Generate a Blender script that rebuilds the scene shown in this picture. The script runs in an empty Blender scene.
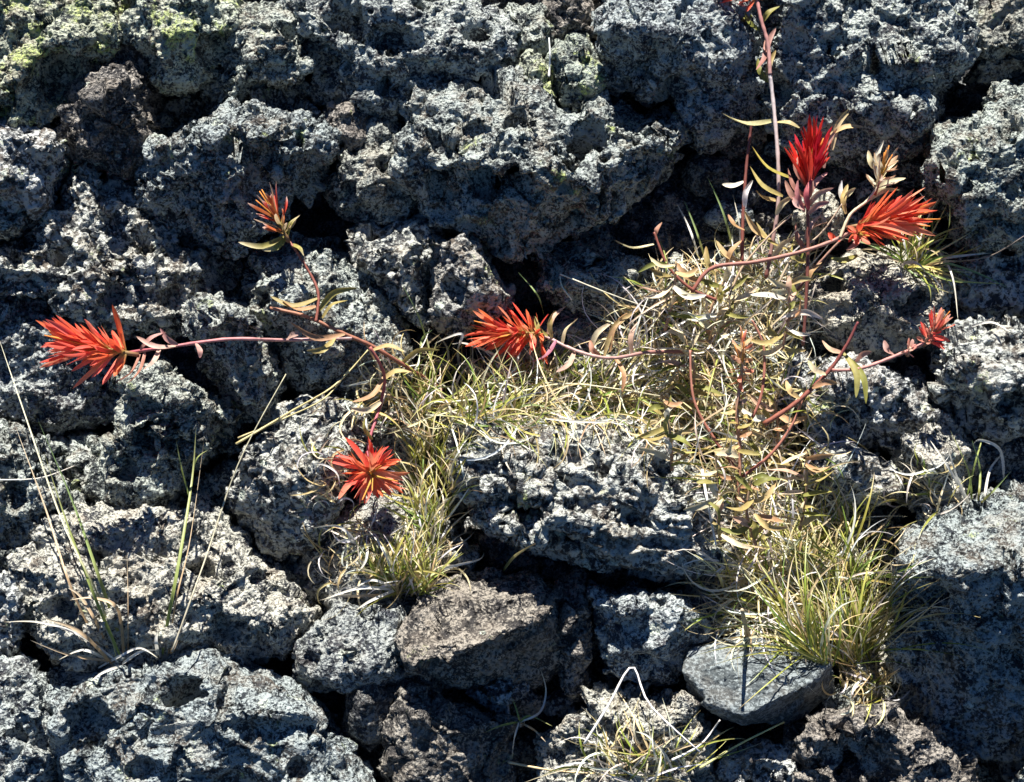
import bpy, bmesh, math, random
import numpy as np
from mathutils import Vector, Matrix
from mathutils.bvhtree import BVHTree

random.seed(7)
rng = np.random.default_rng(7)
sc = bpy.context.scene
C = sc.collection
R = math.radians

# ------------------------------------------------------------------ camera, sky, sun, exposure
W_, H_ = 1024, 782
PITCH, SLOPE, DIST, HALF = R(35), R(40), 1.2, 0.4
cam_d = bpy.data.cameras.new('camera')
cam = bpy.data.objects.new('camera', cam_d)
C.objects.link(cam)
CAM = Vector((0, -DIST*math.cos(PITCH), DIST*math.sin(PITCH)))
cam.location = CAM
cam.rotation_euler = (math.pi/2 - PITCH, 0, 0)
cam_d.sensor_width = 36
cam_d.lens = 18*DIST/HALF
cam_d.clip_start, cam_d.clip_end = 0.02, 200
sc.camera = cam

SUN_EL, SUN_AZ = R(77), R(-16)          # azimuth measured from +Y (behind the bank), negative = to the left
SUN = Vector((math.cos(SUN_EL)*math.sin(SUN_AZ), math.cos(SUN_EL)*math.cos(SUN_AZ), math.sin(SUN_EL)))
w = bpy.data.worlds.new('World'); sc.world = w; w.use_nodes = True
nt = w.node_tree
sky = nt.nodes.new('ShaderNodeTexSky'); sky.sky_type = 'NISHITA'; sky.sun_disc = False
sky.sun_elevation = SUN_EL; sky.sun_rotation = SUN_AZ
sky.altitude = 1800; sky.air_density = 1.0; sky.dust_density = 0.3; sky.ozone_density = 8.0
bg = nt.nodes['Background']; bg.inputs[1].default_value = 0.05
cw = nt.nodes.new('ShaderNodeMix'); cw.data_type = 'RGBA'; cw.blend_type = 'MULTIPLY'; cw.inputs[0].default_value = 1
cw.inputs[7].default_value = (0.44, 0.64, 0.84, 1)      # blue tint dims the sky light, so shadows turn darker and bluer
nt.links.new(sky.outputs[0], cw.inputs[6]); nt.links.new(cw.outputs[2], bg.inputs[0])
sl = bpy.data.lights.new('sun', 'SUN'); sl.energy = 5.0; sl.angle = R(0.5); sl.color = (1.0, 0.955, 0.89)
so = bpy.data.objects.new('sun', sl); C.objects.link(so)
so.rotation_euler = SUN.to_track_quat('Z', 'Y').to_euler()
so.location = SUN*6
sc.view_settings.view_transform = 'Standard'; sc.view_settings.look = 'None'
sc.view_settings.exposure = 1.33; sc.view_settings.gamma = 1
sc.cycles.max_bounces = 6

# ------------------------------------------------------------------ coordinates on the bank
EU = Vector((1, 0, 0)); EV = Vector((0, math.cos(SLOPE), math.sin(SLOPE))); EN = Vector((0, -math.sin(SLOPE), math.cos(SLOPE)))
cR = Vector((1, 0, 0)); cU = Vector((0, math.sin(PITCH), math.cos(PITCH))); cF = Vector((0, math.cos(PITCH), -math.sin(PITCH)))
PX = 2*HALF/W_/DIST                    # tangent per pixel
MM = 0.001
def ray(px, py):
    return (cF + cR*((px-W_/2)*PX) - cU*((py-H_/2)*PX))
def at(px, py, h=0.0):                 # point on the bank, h millimetres proud of its mean plane
    d = ray(px, py); t = (h*MM - CAM.dot(EN))/d.dot(EN)
    return CAM + d*t
nCAM, nR, nU, nF, nN = [np.array(v) for v in (CAM, cR, cU, cF, EN)]
def to_px(P):
    D = P - nCAM; z = D@nF
    return (D@nR)/z/PX + W_/2, H_/2 - (D@nU)/z/PX

# ------------------------------------------------------------------ noise
def _h(ix, iy, iz, s):
    n = (ix*374761393 + iy*668265263 + iz*2147483647 + s*1274126177) & 0xffffffff
    n = ((n ^ (n >> 13))*1274126177) & 0xffffffff
    n = ((n ^ (n >> 16))*2246822519) & 0xffffffff
    return n ^ (n >> 15)
def perlin(P, s=0):
    I = np.floor(P).astype(np.int64); F = P - I
    U = F*F*F*(F*(F*6-15)+10)
    out = np.zeros(len(P))
    for dx in (0, 1):
        for dy in (0, 1):
            for dz in (0, 1):
                h = _h(I[:, 0]+dx, I[:, 1]+dy, I[:, 2]+dz, s)
                gx = (h & 1023)/511.5-1; gy = ((h >> 10) & 1023)/511.5-1; gz = ((h >> 20) & 1023)/511.5-1
                wt = (U[:, 0] if dx else 1-U[:, 0])*(U[:, 1] if dy else 1-U[:, 1])*(U[:, 2] if dz else 1-U[:, 2])
                out += wt*(gx*(F[:, 0]-dx)+gy*(F[:, 1]-dy)+gz*(F[:, 2]-dz))
    return out*1.3
def fbm(P, s=0, o=3):
    a, r = 1.0, 0
    for i in range(o):
        r = r + a*perlin(P*(2.03**i), s+i); a *= .5
    return r
def worley(P, s=0):                    # distance to nearest feature point and a random value of its cell
    I = np.floor(P).astype(np.int64); best = np.full(len(P), 9.0); val = np.zeros(len(P)); sec = np.full(len(P), 9.0)
    for dx in (-1, 0, 1):
        for dy in (-1, 0, 1):
            for dz in (-1, 0, 1):
                a, b, c = I[:, 0]+dx, I[:, 1]+dy, I[:, 2]+dz
                h = _h(a, b, c, s)
                qx = a+(h & 1023)/1023.; qy = b+((h >> 10) & 1023)/1023.; qz = c+((h >> 20) & 1023)/1023.
                d = np.sqrt((P[:, 0]-qx)**2+(P[:, 1]-qy)**2+(P[:, 2]-qz)**2)
                m = d < best
                sec = np.where(m, best, np.minimum(sec, d))
                val = np.where(m, ((h*2654435761) >> 7 & 1023)/1023., val); best = np.where(m, d, best)
    return best, sec, val
def facets(P, s=0):                    # every cell is a tilted facet; ledges where two cells meet
    I = np.floor(P).astype(np.int64); best = np.full(len(P), 9.0); out = np.zeros(len(P))
    for dx in (-1, 0, 1):
        for dy in (-1, 0, 1):
            for dz in (-1, 0, 1):
                a, b, c = I[:, 0]+dx, I[:, 1]+dy, I[:, 2]+dz
                h = _h(a, b, c, s); g = _h(a, b, c, s+101)
                q = P - np.stack([a+(h & 1023)/1023., b+((h >> 10) & 1023)/1023., c+((h >> 20) & 1023)/1023.], 1)
                d = (q*q).sum(1); m = d < best
                t = q[:, 0]*((g & 1023)/511.5-1)+q[:, 1]*(((g >> 10) & 1023)/511.5-1)+q[:, 2]*(((g >> 20) & 1023)/511.5-1)
                out = np.where(m, t + ((g >> 5) & 255)/255.*.35-.17, out); best = np.where(m, d, best)
    return out
def sm(x): x = np.clip(x, 0, 1); return x*x*(3-2*x)

# ------------------------------------------------------------------ materials
def mat(name):
    m = bpy.data.materials.new(name); m.use_nodes = True
    return m, m.node_tree, m.node_tree.nodes['Principled BSDF']
def N(nt, typ, **kw):
    n = nt.nodes.new(typ)
    for k, v in kw.items():
        if k.startswith('i_'): n.inputs[k[2:].replace('_', ' ')].default_value = v
        else: setattr(n, k, v)
    return n
def ramp(nt, fac, stops):
    r = nt.nodes.new('ShaderNodeValToRGB'); e = r.color_ramp.elements
    while len(e) < len(stops): e.new(0.5)
    for k, (p, c) in enumerate(stops): e[k].position = p; e[k].color = (*c, 1) if len(c) == 3 else c
    nt.links.new(fac, r.inputs[0]); return r.outputs[0]
def mix(nt, fac, a, b, typ='MIX'):
    m = nt.nodes.new('ShaderNodeMix'); m.data_type = 'RGBA'; m.blend_type = typ
    for sock, v in ((m.inputs[0], fac), (m.inputs[6], a), (m.inputs[7], b)):
        if isinstance(v, (int, float)): sock.default_value = v
        elif isinstance(v, tuple): sock.default_value = (*v, 1)
        else: nt.links.new(v, sock)
    return m.outputs[2]

def rock_mat(name, dark, light, crust=0.5, lichen=0.0, warm=(0.30, 0.22, 0.14), warmth=0.25, bump=1.0, fine=1.0):
    m, t, b = mat(name)
    tc = N(t, 'ShaderNodeTexCoord'); co = tc.outputs['Object']
    def noise(s, d=4, r=.6): 
        n = N(t, 'ShaderNodeTexNoise', i_Scale=s, i_Detail=d, i_Roughness=r); t.links.new(co, n.inputs['Vector']); return n.outputs[0]
    def vor(s, feat='F1'):
        n = N(t, 'ShaderNodeTexVoronoi', i_Scale=s, feature=feat); t.links.new(co, n.inputs['Vector']); return n
    big = noise(14); mid = noise(70, 5, .65); fin = noise(420*fine, 3, .7)
    v1 = vor(330*fine); v2 = vor(170*fine)
    # crust flecks over dark basalt; its blue cast stands in for blue shade
    a = N(t, 'ShaderNodeMath', operation='ADD'); t.links.new(fin, a.inputs[0])
    s = N(t, 'ShaderNodeMath', operation='MULTIPLY'); t.links.new(mid, s.inputs[0]); s.inputs[1].default_value = 0.8
    t.links.new(s.outputs[0], a.inputs[1])
    o = 0.9 + 0.16*(0.5-crust)
    fl = ramp(t, a.outputs[0], [(o-0.055, (0, 0, 0)), (o+0.055, (1, 1, 1))])
    base = mix(t, ramp(t, mid, [(.3, (0, 0, 0)), (.7, (1, 1, 1))]), dark, tuple(0.7*d+0.14*l for d, l in zip(dark, light)))
    oi = N(t, 'ShaderNodeObjectInfo')
    tint = ramp(t, oi.outputs['Random'], [(0, (.74, .78, .84)), (.35, (1, .97, .9)), (.6, (.86, .88, .86)), (.85, (1.0, 1.0, 1.0)), (1, (.7, .66, .62))])
    col = mix(t, fl, base, light)
    col = mix(t, 1.0, col, tint, 'MULTIPLY')
    wm = N(t, 'ShaderNodeMath', operation='MULTIPLY'); wm.inputs[1].default_value = warmth
    t.links.new(ramp(t, noise(38, 3, .6), [(.48, (0, 0, 0)), (.62, (1, 1, 1))]), wm.inputs[0])
    col = mix(t, wm.outputs[0], col, warm)
    # colour darkens towards the vesicle bottoms
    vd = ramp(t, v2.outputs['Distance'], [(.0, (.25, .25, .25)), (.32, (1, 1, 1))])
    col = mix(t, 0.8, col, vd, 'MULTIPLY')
    if lichen > 0:
        lm = N(t, 'ShaderNodeMath', operation='MULTIPLY'); lm.inputs[1].default_value = 1.0
        lf = ramp(t, noise(30, 6, .75), [(.66-.16*lichen, (0, 0, 0)), (.74-.16*lichen, (1, 1, 1))])
        lg = ramp(t, fin, [(.42, (.1, .1, .1)), (.55, (1, 1, 1))])
        t.links.new(lf, lm.inputs[0]); t.links.new(lg, lm.inputs[1])
        col = mix(t, lm.outputs[0], col, (0.42, 0.50, 0.16))
        v3 = vor(55); sp = ramp(t, v3.outputs['Distance'], [(.22, (1, 1, 1)), (.27, (0, 0, 0))])
        sep = N(t, 'ShaderNodeSeparateColor'); t.links.new(v3.outputs['Color'], sep.inputs[0])
        on = N(t, 'ShaderNodeMath', operation='GREATER_THAN'); t.links.new(sep.outputs[0], on.inputs[0]); on.inputs[1].default_value = 1-.45*lichen
        m2 = N(t, 'ShaderNodeMath', operation='MULTIPLY'); t.links.new(sp, m2.inputs[0]); t.links.new(on.outputs[0], m2.inputs[1])
        m3 = N(t, 'ShaderNodeMath', operation='MULTIPLY'); t.links.new(m2.outputs[0], m3.inputs[0]); t.links.new(lg, m3.inputs[1])
        col = mix(t, m3.outputs[0], col, (0.55, 0.60, 0.50))
    t.links.new(col, b.inputs['Base Color'])
    b.inputs['Roughness'].default_value = 0.82
    b.inputs['Specular IOR Level'].default_value = 0.35
    # bump: pits and grains
    h1 = ramp(t, v2.outputs['Distance'], [(.05, (0, 0, 0)), (.38, (1, 1, 1))])
    h2 = ramp(t, v1.outputs['Distance'], [(.0, (1, 1, 1)), (.6, (0, 0, 0))])
    ma = N(t, 'ShaderNodeMath', operation='MULTIPLY_ADD'); t.links.new(h2, ma.inputs[0]); ma.inputs[1].default_value = .55; t.links.new(h1, ma.inputs[2])
    mb = N(t, 'ShaderNodeMath', operation='MULTIPLY_ADD'); t.links.new(fin, mb.inputs[0]); mb.inputs[1].default_value = 1.3; t.links.new(ma.outputs[0], mb.inputs[2])
    bp = N(t, 'ShaderNodeBump'); bp.inputs['Strength'].default_value = 1.0; bp.inputs['Distance'].default_value = 0.0034*bump
    t.links.new(mb.outputs[0], bp.inputs['Height']); t.links.new(bp.outputs[0], b.inputs['Normal'])
    return m

M = {}
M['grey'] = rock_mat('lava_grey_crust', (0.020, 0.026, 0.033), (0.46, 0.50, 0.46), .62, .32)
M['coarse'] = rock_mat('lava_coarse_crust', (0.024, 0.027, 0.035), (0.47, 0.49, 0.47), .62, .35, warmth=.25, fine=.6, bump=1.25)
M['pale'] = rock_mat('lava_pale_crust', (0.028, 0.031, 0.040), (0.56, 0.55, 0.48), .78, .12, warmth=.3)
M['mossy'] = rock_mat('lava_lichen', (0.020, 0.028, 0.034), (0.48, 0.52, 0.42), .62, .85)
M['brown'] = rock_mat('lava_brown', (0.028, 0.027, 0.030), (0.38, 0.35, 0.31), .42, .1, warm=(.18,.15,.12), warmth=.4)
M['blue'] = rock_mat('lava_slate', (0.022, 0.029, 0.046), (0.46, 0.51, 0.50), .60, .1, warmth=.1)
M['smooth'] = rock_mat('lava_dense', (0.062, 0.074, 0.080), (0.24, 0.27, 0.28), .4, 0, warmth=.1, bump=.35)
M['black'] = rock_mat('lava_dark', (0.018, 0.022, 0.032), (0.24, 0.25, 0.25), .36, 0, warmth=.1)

# ------------------------------------------------------------------ helpers for objects
def tag(o, label=None, cat=None, group=None, kind=None):
    for k, v in (('label', label), ('category', cat), ('group', group), ('kind', kind)):
        if v: o[k] = v
    return o
def empty(name, loc):
    o = bpy.data.objects.new(name, None); o.empty_display_size = .02; o.location = loc; C.objects.link(o); return o

def detail(P, Nn, seed, rough=1.0, fold=0.0):
    """first, coarse displacement of a rock surface (metres)"""
    Q = P + seed*3.17
    d = 0.0115*fbm(Q/0.075, seed, 3)
    Qw = Q + 0.010*np.stack([perlin(Q/0.04, seed+70+k) for k in range(3)], 1)
    d += 0.0125*facets(Qw/0.055, seed+21)
    d += 0.0045*facets(Qw/0.022, seed+22)
    d += 0.0055*(0.35-np.abs(perlin(Q/0.030, seed+9))*1.6)
    return d*rough
def detail2(P, seed, rough=1.0, pit=1.0, fold=0.0, scl=1.0):
    Q = P*scl + seed*3.17 + 0.004*np.stack([perlin(P/0.012, seed+40+k) for k in range(3)], 1)
    f1, f2, v = worley(Q/0.0155, seed+3)
    d = 0.0050*(0.42-f1)*1.3                                    # clinkery lumps
    a1, a2, av = worley(Q/0.0062, seed+5)
    d += 0.0030*(0.5-a1)
    b1, b2, bv = worley(Q/0.021, seed+7)
    d -= pit*0.0085*sm((0.38-b1)/0.24)*(bv > .62)                 # gas holes
    c1, c2, cv = worley(Q/0.0095, seed+8)
    d -= pit*0.0038*sm((0.40-c1)/0.25)*(cv > .55)
    d += 0.0019*perlin(Q/0.0034, seed+6)
    d *= rough
    if fold:
        Z = Q.copy(); Z[:, 0] *= .28
        Z += 0.02*np.stack([perlin(P/0.06, seed+60+k) for k in range(3)], 1)
        d += fold*0.004*(0.5-np.abs(perlin(Z/0.011, seed+30))*2)
    return d

def get(me):
    n = len(me.vertices); P = np.empty(n*3); me.vertices.foreach_get('co', P)
    Nn = np.empty(n*3); me.vertices.foreach_get('normal', Nn)
    return P.reshape(-1, 3), Nn.reshape(-1, 3)
def put(me, P):
    me.vertices.foreach_set('co', P.ravel()); me.update()

VOX = 0.00125
dg = None
rocks = []
def loft(bm, o, c, h, p, back, jit, rr, keel=.8):
    """one lump: traced outline at its widest, narrowing to a crest in front and to a base behind"""
    cx, cy = c
    n = len(o)
    p = p*1.32
    rings = [(.62, h-back), (.90, h-back*.45), (1.0, h), (.97, h+p*.45), (.84, h+p*.82), (.45, h+p*1.0)]
    vs = []
    for k, (s, z) in enumerate(rings):
        row = []
        for (x, y) in o:
            jj = jit*p*rr.uniform(-.5, .5)*(0 if k < 2 else 1)
            if k > 2 and y > cy:                        # below the crest the face falls away to an edge
                kk = keel*min(1, (y-cy)/25); z1 = z*(1-kk)+(h+p*(1-s)**.85)*kk
            else: z1 = z
            js = 1+.09*rr.uniform(-1, 1)*(k > 2)
            row.append(bm.verts.new(at(cx+(x-cx)*s*js, cy+(y-cy)*s*js, z1+jj)))
        vs.append(row)
    top = bm.verts.new(at(cx, cy, h+p)); bot = bm.verts.new(at(cx, cy, h-back))
    for k in range(len(rings)-1):
        for i in range(n):
            j = (i+1) % n
            bm.faces.new((vs[k][i], vs[k][j], vs[k+1][j], vs[k+1][i]))
    for i in range(n):
        j = (i+1) % n
        bm.faces.new((vs[-1][i], vs[-1][j], top)); bm.faces.new((vs[0][j], vs[0][i], bot))

def ext(pt):
    x, y = pt
    if x <= 0: x -= 45
    if x >= 1024: x += 45
    if y <= 0: y -= 45
    if y >= 782: y += 45
    return (x, y)

def rock(name, label, o, c, h, p, m='grey', pits=(), lumps=(), rough=1.0, pit=1.0, fold=0.0, jit=.25, back=60, keel=.55, hull=None, cat='rock', group='lava rocks of the bank'):
    idx = len(rocks)+1
    rr = random.Random(idx*31)
    mx, my = sum(q[0] for q in o)/len(o), sum(q[1] for q in o)/len(o)
    o = [(q[0] if q[0] <= 0 or q[0] >= 1024 else mx+(q[0]-mx)*1.045, q[1] if q[1] <= 0 or q[1] >= 782 else my+(q[1]-my)*1.045) for q in o]
    bm = bmesh.new()
    if hull:
        for (x, y, z) in hull: bm.verts.new(at(*ext((x, y)), z))
        bmesh.ops.convex_hull(bm, input=bm.verts)
    else: loft(bm, [ext(q) for q in o], c, h, p, back, jit, rr, keel)
    for (lo, lc, lh, lp) in lumps: loft(bm, [ext(q) for q in lo], lc, lh, lp, 40, jit, rr)
    bmesh.ops.recalc_face_normals(bm, faces=bm.faces)
    me0 = bpy.data.meshes.new('tmp'); bm.to_mesh(me0); bm.free()
    ob = bpy.data.objects.new(name, me0); C.objects.link(ob)
    md = ob.modifiers.new('r', 'REMESH'); md.mode = 'VOXEL'; md.voxel_size = VOX
    deps = bpy.context.evaluated_depsgraph_get()
    me = bpy.data.meshes.new_from_object(ob.evaluated_get(deps))
    ob.modifiers.clear(); ob.data = me; bpy.data.meshes.remove(me0)
    P, Nn = get(me)
    x, y = to_px(P)
    rv = random.Random(idx*17); rough *= rv.uniform(.8, 1.15); pit *= rv.uniform(.35, 1.6); scl = rv.choice((.7, .85, 1.0, 1.25))
    if m == 'grey' and rv.random() < .4: m = 'coarse'
    d = detail(P, Nn, idx, rough)
    for q in pits:
        px, py, r, dep = q[:4]; asp = q[4] if len(q) > 4 else 1.0; ang = R(q[5]) if len(q) > 5 else 0
        dx, dy = x-px, y-py
        a = dx*math.cos(ang)+dy*math.sin(ang); b = -dx*math.sin(ang)+dy*math.cos(ang)
        wob = 1+.25*perlin(P/0.02, idx+77)
        rad = np.sqrt((a/asp)**2+b**2)/r*wob
        d -= 1.6*dep*MM*sm((1-rad)/0.55)*((Nn@nN) > 0.0)
    P = P + Nn*d[:, None]; put(me, P)
    P, Nn = get(me)
    P = P + Nn*detail2(P, idx, rough, pit, fold, scl)[:, None]
    cen = P.mean(0); put(me, P-cen)
    ob.location = Vector(cen)
    me.polygons.foreach_set('use_smooth', [True]*len(me.polygons)); me.update()
    me.materials.append(M[m]); me.name = name
    tag(ob, label, cat, group)
    rocks.append(ob)
    return ob


A = rock
A('lava_boulder', 'boulder in the top left corner with yellow green lichen on its lit top', [(0,0),(112,0),(122,32),(112,58),(72,85),(40,116),(0,125)], (52,45), 5, 60, 'mossy', pits=[(50,80,26,10,1.6,-30)])
A('lava_rock', 'small lichen covered rock cut by the left edge below the top corner boulder', [(0,57),(13,68),(18,90),(8,108),(0,110)], (0,95), 40, 25, 'mossy')
A('lava_boulder', 'rounded boulder at the top with its right side deep in shadow', [(128,0),(235,0),(242,30),(240,58),(225,78),(195,92),(165,98),(150,78),(135,68),(122,45),(120,15)], (165,35), 0, 60, 'mossy', pits=[(215,50,22,8)])
A('lava_rock', 'upright brown grey rock wedged below the gap between two top boulders', [(65,97),(85,80),(110,62),(132,60),(148,76),(150,110),(150,148),(140,168),(115,174),(85,160),(68,138)], (112,100), 5, 62, 'brown', pits=[(128,90,11,14,1.3,0),(95,120,12,6)])
A('lava_rock', 'dark faced rock against the left edge above the pale pitted boulder', [(0,128),(25,125),(55,133),(75,148),(72,168),(55,188),(50,212),(35,226),(0,215)], (28,148), 5, 55, 'grey')
A('lava_rock', 'small pale rock on the left edge in the dark hollow', [(0,198),(12,200),(24,218),(20,235),(0,242)], (4,222), 10, 28, 'grey')
A('lava_boulder', 'broad pale pitted boulder above the far left red flower', [(0,262),(32,243),(50,215),(60,190),(82,165),(105,178),(130,195),(152,215),(178,228),(180,246),(210,268),(213,298),(200,322),(170,330),(120,327),(70,320),(35,305),(0,295)], (115,280), 0, 34, 'grey', keel=.4, pits=[(90,227,9,18),(60,250,13,12,1.4,-30),(145,240,18,16,1.3,20),(12,258,10,10),(175,300,14,8),(110,300,10,6)])
A('lava_boulder', 'large boulder behind the faded bud with a shaded lower front', [(145,172),(155,146),(200,125),(235,106),(270,97),(305,110),(330,132),(333,152),(315,168),(310,186),(287,205),(266,238),(240,262),(215,258),(190,235),(165,215),(148,195)], (225,150), 10, 66, 'grey', pits=[(236,146,13,16,1.5,0),(280,150,14,7)])
A('lava_rock', 'knobbly pale rock below the dark gap near the top left centre', [(243,10),(285,15),(300,45),(318,60),(322,98),(305,108),(270,98),(235,108),(208,112),(202,90),(225,76),(240,50)], (262,72), -5, 48, 'grey', pits=[(280,40,9,8)])
A('lava_boulder', 'long lumpy boulder along the top edge with a shaded groove', [(290,0),(395,0),(440,4),(500,8),(520,28),(524,60),(505,75),(470,80),(430,82),(410,100),(385,113),(350,108),(320,95),(300,62),(288,30)], (400,52), 5, 55, 'blue', pits=[(345,20,26,18,1.2,0),(395,40,16,14,2.0,10),(478,32,14,16,1.6,0),(325,75,14,12)], lumps=[([(345,45),(380,38),(470,48),(510,55),(500,72),(440,78),(400,96),(360,90)],(410,66),35,22)])
A('lava_rock', 'small round grey stone set between two boulders at upper left centre', [(320,120),(332,107),(350,108),(359,120),(356,140),(340,147),(325,138)], (338,122), 12, 28, 'brown')
A('lava_rock', 'small brown rock at the top edge between the long boulder and the next', [(548,12),(570,0),(585,8),(597,35),(598,46),(570,44),(550,36)], (572,20), 0, 30, 'brown')
A('lava_rock', 'narrow pale rock at the top with a bright dry straw beside it', [(508,12),(545,10),(553,35),(546,60),(530,76),(518,60)], (532,42), -8, 35, 'grey')
A('lava_stone', 'small wedge of stone sitting on top of the large cratered boulder', [(512,78),(530,55),(545,63),(558,88),(560,100),(540,100),(525,92)], (535,84), 18, 30, 'mossy')
A('lava_stone', 'mossy green stone resting on the large cratered boulder', [(557,58),(580,44),(597,60),(606,80),(596,97),(565,99),(554,78)], (578,76), 22, 30, 'mossy')
A('lava_stone', 'dull stone squeezed beside the mossy green stone', [(597,62),(618,66),(632,80),(626,101),(608,102),(602,85)], (614,78), 12, 24, 'grey')
A('lava_stone', 'small smooth light grey stone at the right end of the stone row', [(630,80),(645,62),(664,74),(665,95),(650,104),(635,96)], (648,88), 22, 28, 'pale', pit=.3)
A('lava_boulder', 'boulder at the top beside the tall stem with an undercut dark front', [(600,22),(635,0),(760,0),(768,60),(755,105),(730,130),(700,150),(682,130),(665,97),(640,75),(605,50)], (680,36), 8, 70, 'blue', pits=[(690,90,26,8)])
A('lava_boulder', 'largest cratered boulder at the upper centre with two deep hollows', [(400,112),(420,90),(465,78),(530,85),(560,100),(595,98),(630,112),(660,122),(682,132),(676,152),(660,172),(640,187),(600,213),(565,226),(540,242),(510,247),(470,234),(440,226),(425,200),(405,175),(396,140)], (545,175), 15, 62, 'grey', pits=[(585,148,30,34,1.1,0),(446,146,17,20),(503,186,24,24,1.6,15),(517,112,9,12,1.5,0),(440,185,14,16),(565,188,10,6)])
A('lava_boulder', 'pale broken rock left of the largest cratered boulder', [(342,130),(375,110),(400,125),(403,170),(416,200),(410,226),(380,228),(350,212),(328,192),(338,160)], (375,178), 0, 42, 'grey', pits=[(385,165,12,10),(350,190,10,8)])
A('lava_rock', 'broken rock below the largest boulder at its lower left corner', [(358,238),(400,226),(428,226),(436,255),(434,290),(428,322),(400,310),(375,290),(358,262)], (398,262), 0, 42, 'grey', pits=[(388,262,14,10)])
A('lava_rock', 'slanted rock with a lit right edge above the centre red flower', [(434,240),(464,232),(480,245),(492,272),(512,300),(508,316),(480,327),(455,329),(438,318),(430,290)], (474,268), 10, 42, 'grey', pits=[(452,292,14,10,1.4,60)])
A('lava_rock', 'rubbly rock behind the centre red flower in the shade of the largest boulder', [(545,258),(590,245),(625,255),(670,262),(690,290),(670,318),(610,320),(560,312),(540,290)], (610,285), -15, 40, 'grey', pits=[(650,280,14,10)])
A('lava_boulder', 'wide boulder at the top right of the tall stem with a craggy lit top', [(768,0),(955,0),(966,28),(960,55),(940,62),(928,92),(926,120),(905,150),(860,162),(820,152),(780,120),(765,60)], (862,70), 5, 66, 'blue', pits=[(880,66,24,14,1.8,-20),(838,42,14,9,1.5,0),(780,90,15,8)], lumps=[([(895,105),(910,96),(925,105),(924,125),(908,133),(896,122)],(910,112),45,18)])
A('lava_rock', 'rock in the top right corner above the dark gap', [(966,28),(1000,5),(1024,0),(1024,62),(1010,76),(985,76),(966,60)], (1000,42), 0, 42, 'grey')
A('lava_boulder', 'rounded boulder on the right edge beside the largest red flower', [(924,160),(930,135),(958,115),(984,117),(995,95),(1024,84),(1024,246),(990,250),(960,240),(944,215),(926,190)], (975,178), 10, 60, 'grey', pits=[(1010,128,16,10),(950,160,12,8)])
A('lava_stone', 'small pale stone under the upright red flower', [(806,218),(815,206),(830,203),(838,217),(830,232),(812,232)], (821,220), 20, 26, 'pale', pit=.3)
A('lava_rock', 'rock under the far left flower stem with a shaded lower half', [(190,326),(205,307),(235,308),(262,325),(275,355),(278,385),(265,410),(240,402),(225,380),(203,355)], (235,328), 8, 56, 'grey')
A('lava_rock', 'knobbly rock with deep black hollows below the far left flower', [(118,396),(120,378),(160,366),(180,385),(200,395),(215,402),(233,416),(233,440),(215,456),(190,480),(170,500),(140,505),(105,485),(94,450),(100,435),(116,424)], (170,408), 0, 54, 'grey', pits=[(155,440,18,16,1.3,0),(205,425,10,8),(125,470,14,10)])
A('lava_boulder', 'shaded boulder face on the left edge behind the far left flower', [(0,296),(60,308),(108,330),(120,368),(116,415),(90,432),(60,432),(0,425)], (55,340), -42, 40, 'blue')
A('lava_rock', 'pale rubbly rock on the left edge beside the tall grass blades', [(0,425),(22,428),(35,445),(62,450),(66,468),(60,485),(78,506),(80,522),(50,545),(10,562),(0,560)], (25,480), -5, 40, 'grey', pits=[(10,500,16,14),(50,520,10,8)])
A('lava_boulder', 'rock crossed by the stem of the left paintbrush plant', [(238,282),(250,255),(285,238),(330,243),(362,263),(390,288),(396,330),(402,370),(382,396),(345,402),(310,393),(287,365),(272,335),(245,312)], (325,312), -5, 48, 'grey', pits=[(262,300,12,8),(350,300,9,6)])
A('lava_rock', 'rock at left of the lower red flower with thin stalk shadows', [(245,448),(280,420),(310,402),(345,404),(362,416),(352,450),(342,490),(330,522),(300,547),(265,546),(248,520),(244,480)], (296,480), 0, 42, 'grey', rough=.9)
A('lava_boulder', 'broad pale dome of rock behind the lower left grass tuft', [(24,566),(36,545),(60,525),(110,512),(150,505),(195,507),(235,530),(262,560),(276,590),(302,610),(302,632),(280,652),(240,656),(210,648),(175,662),(110,664),(60,654),(30,628),(20,600)], (165,610), 0, 55, 'pale', keel=.3, pits=[(95,552,12,12,1.4,0),(150,558,6,8),(205,560,10,10),(60,560,8,8),(228,628,16,12,1.6,0),(62,610,14,14,1.5,0),(255,580,6,8)])
A('lava_rock', 'narrow rock on the left edge left of the pale dome', [(0,565),(17,568),(26,600),(30,638),(15,662),(0,660)], (8,600), -5, 35, 'grey')
A('lava_rock', 'grey rock in the bottom left corner', [(0,652),(28,655),(48,680),(52,700),(52,760),(42,790),(0,790)], (15,720), 0, 42, 'blue')
A('lava_boulder', 'stepped boulder along the bottom left with a shaded ledge across it', [(48,702),(60,682),(110,667),(160,657),(205,637),(228,650),(242,665),(290,688),(322,713),(346,735),(366,770),(368,790),(80,790),(70,760),(50,745)], (210,722), 5, 58, 'grey', pits=[(100,712,22,22,1.9,-14),(185,690,15,18,2.0,-15),(140,770,12,8),(300,770,14,7)], lumps=[([(92,735),(130,712),(200,700),(290,705),(335,740),(350,790),(95,790)],(215,748),32,30)])
A('lava_rock', 'fine grained grey rock between the pale dome and the brown block', [(296,645),(318,628),(338,606),(372,602),(400,605),(408,640),(402,672),(378,684),(345,692),(315,692),(298,675)], (350,665), 0, 40, 'blue', keel=.3, rough=.6)
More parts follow.
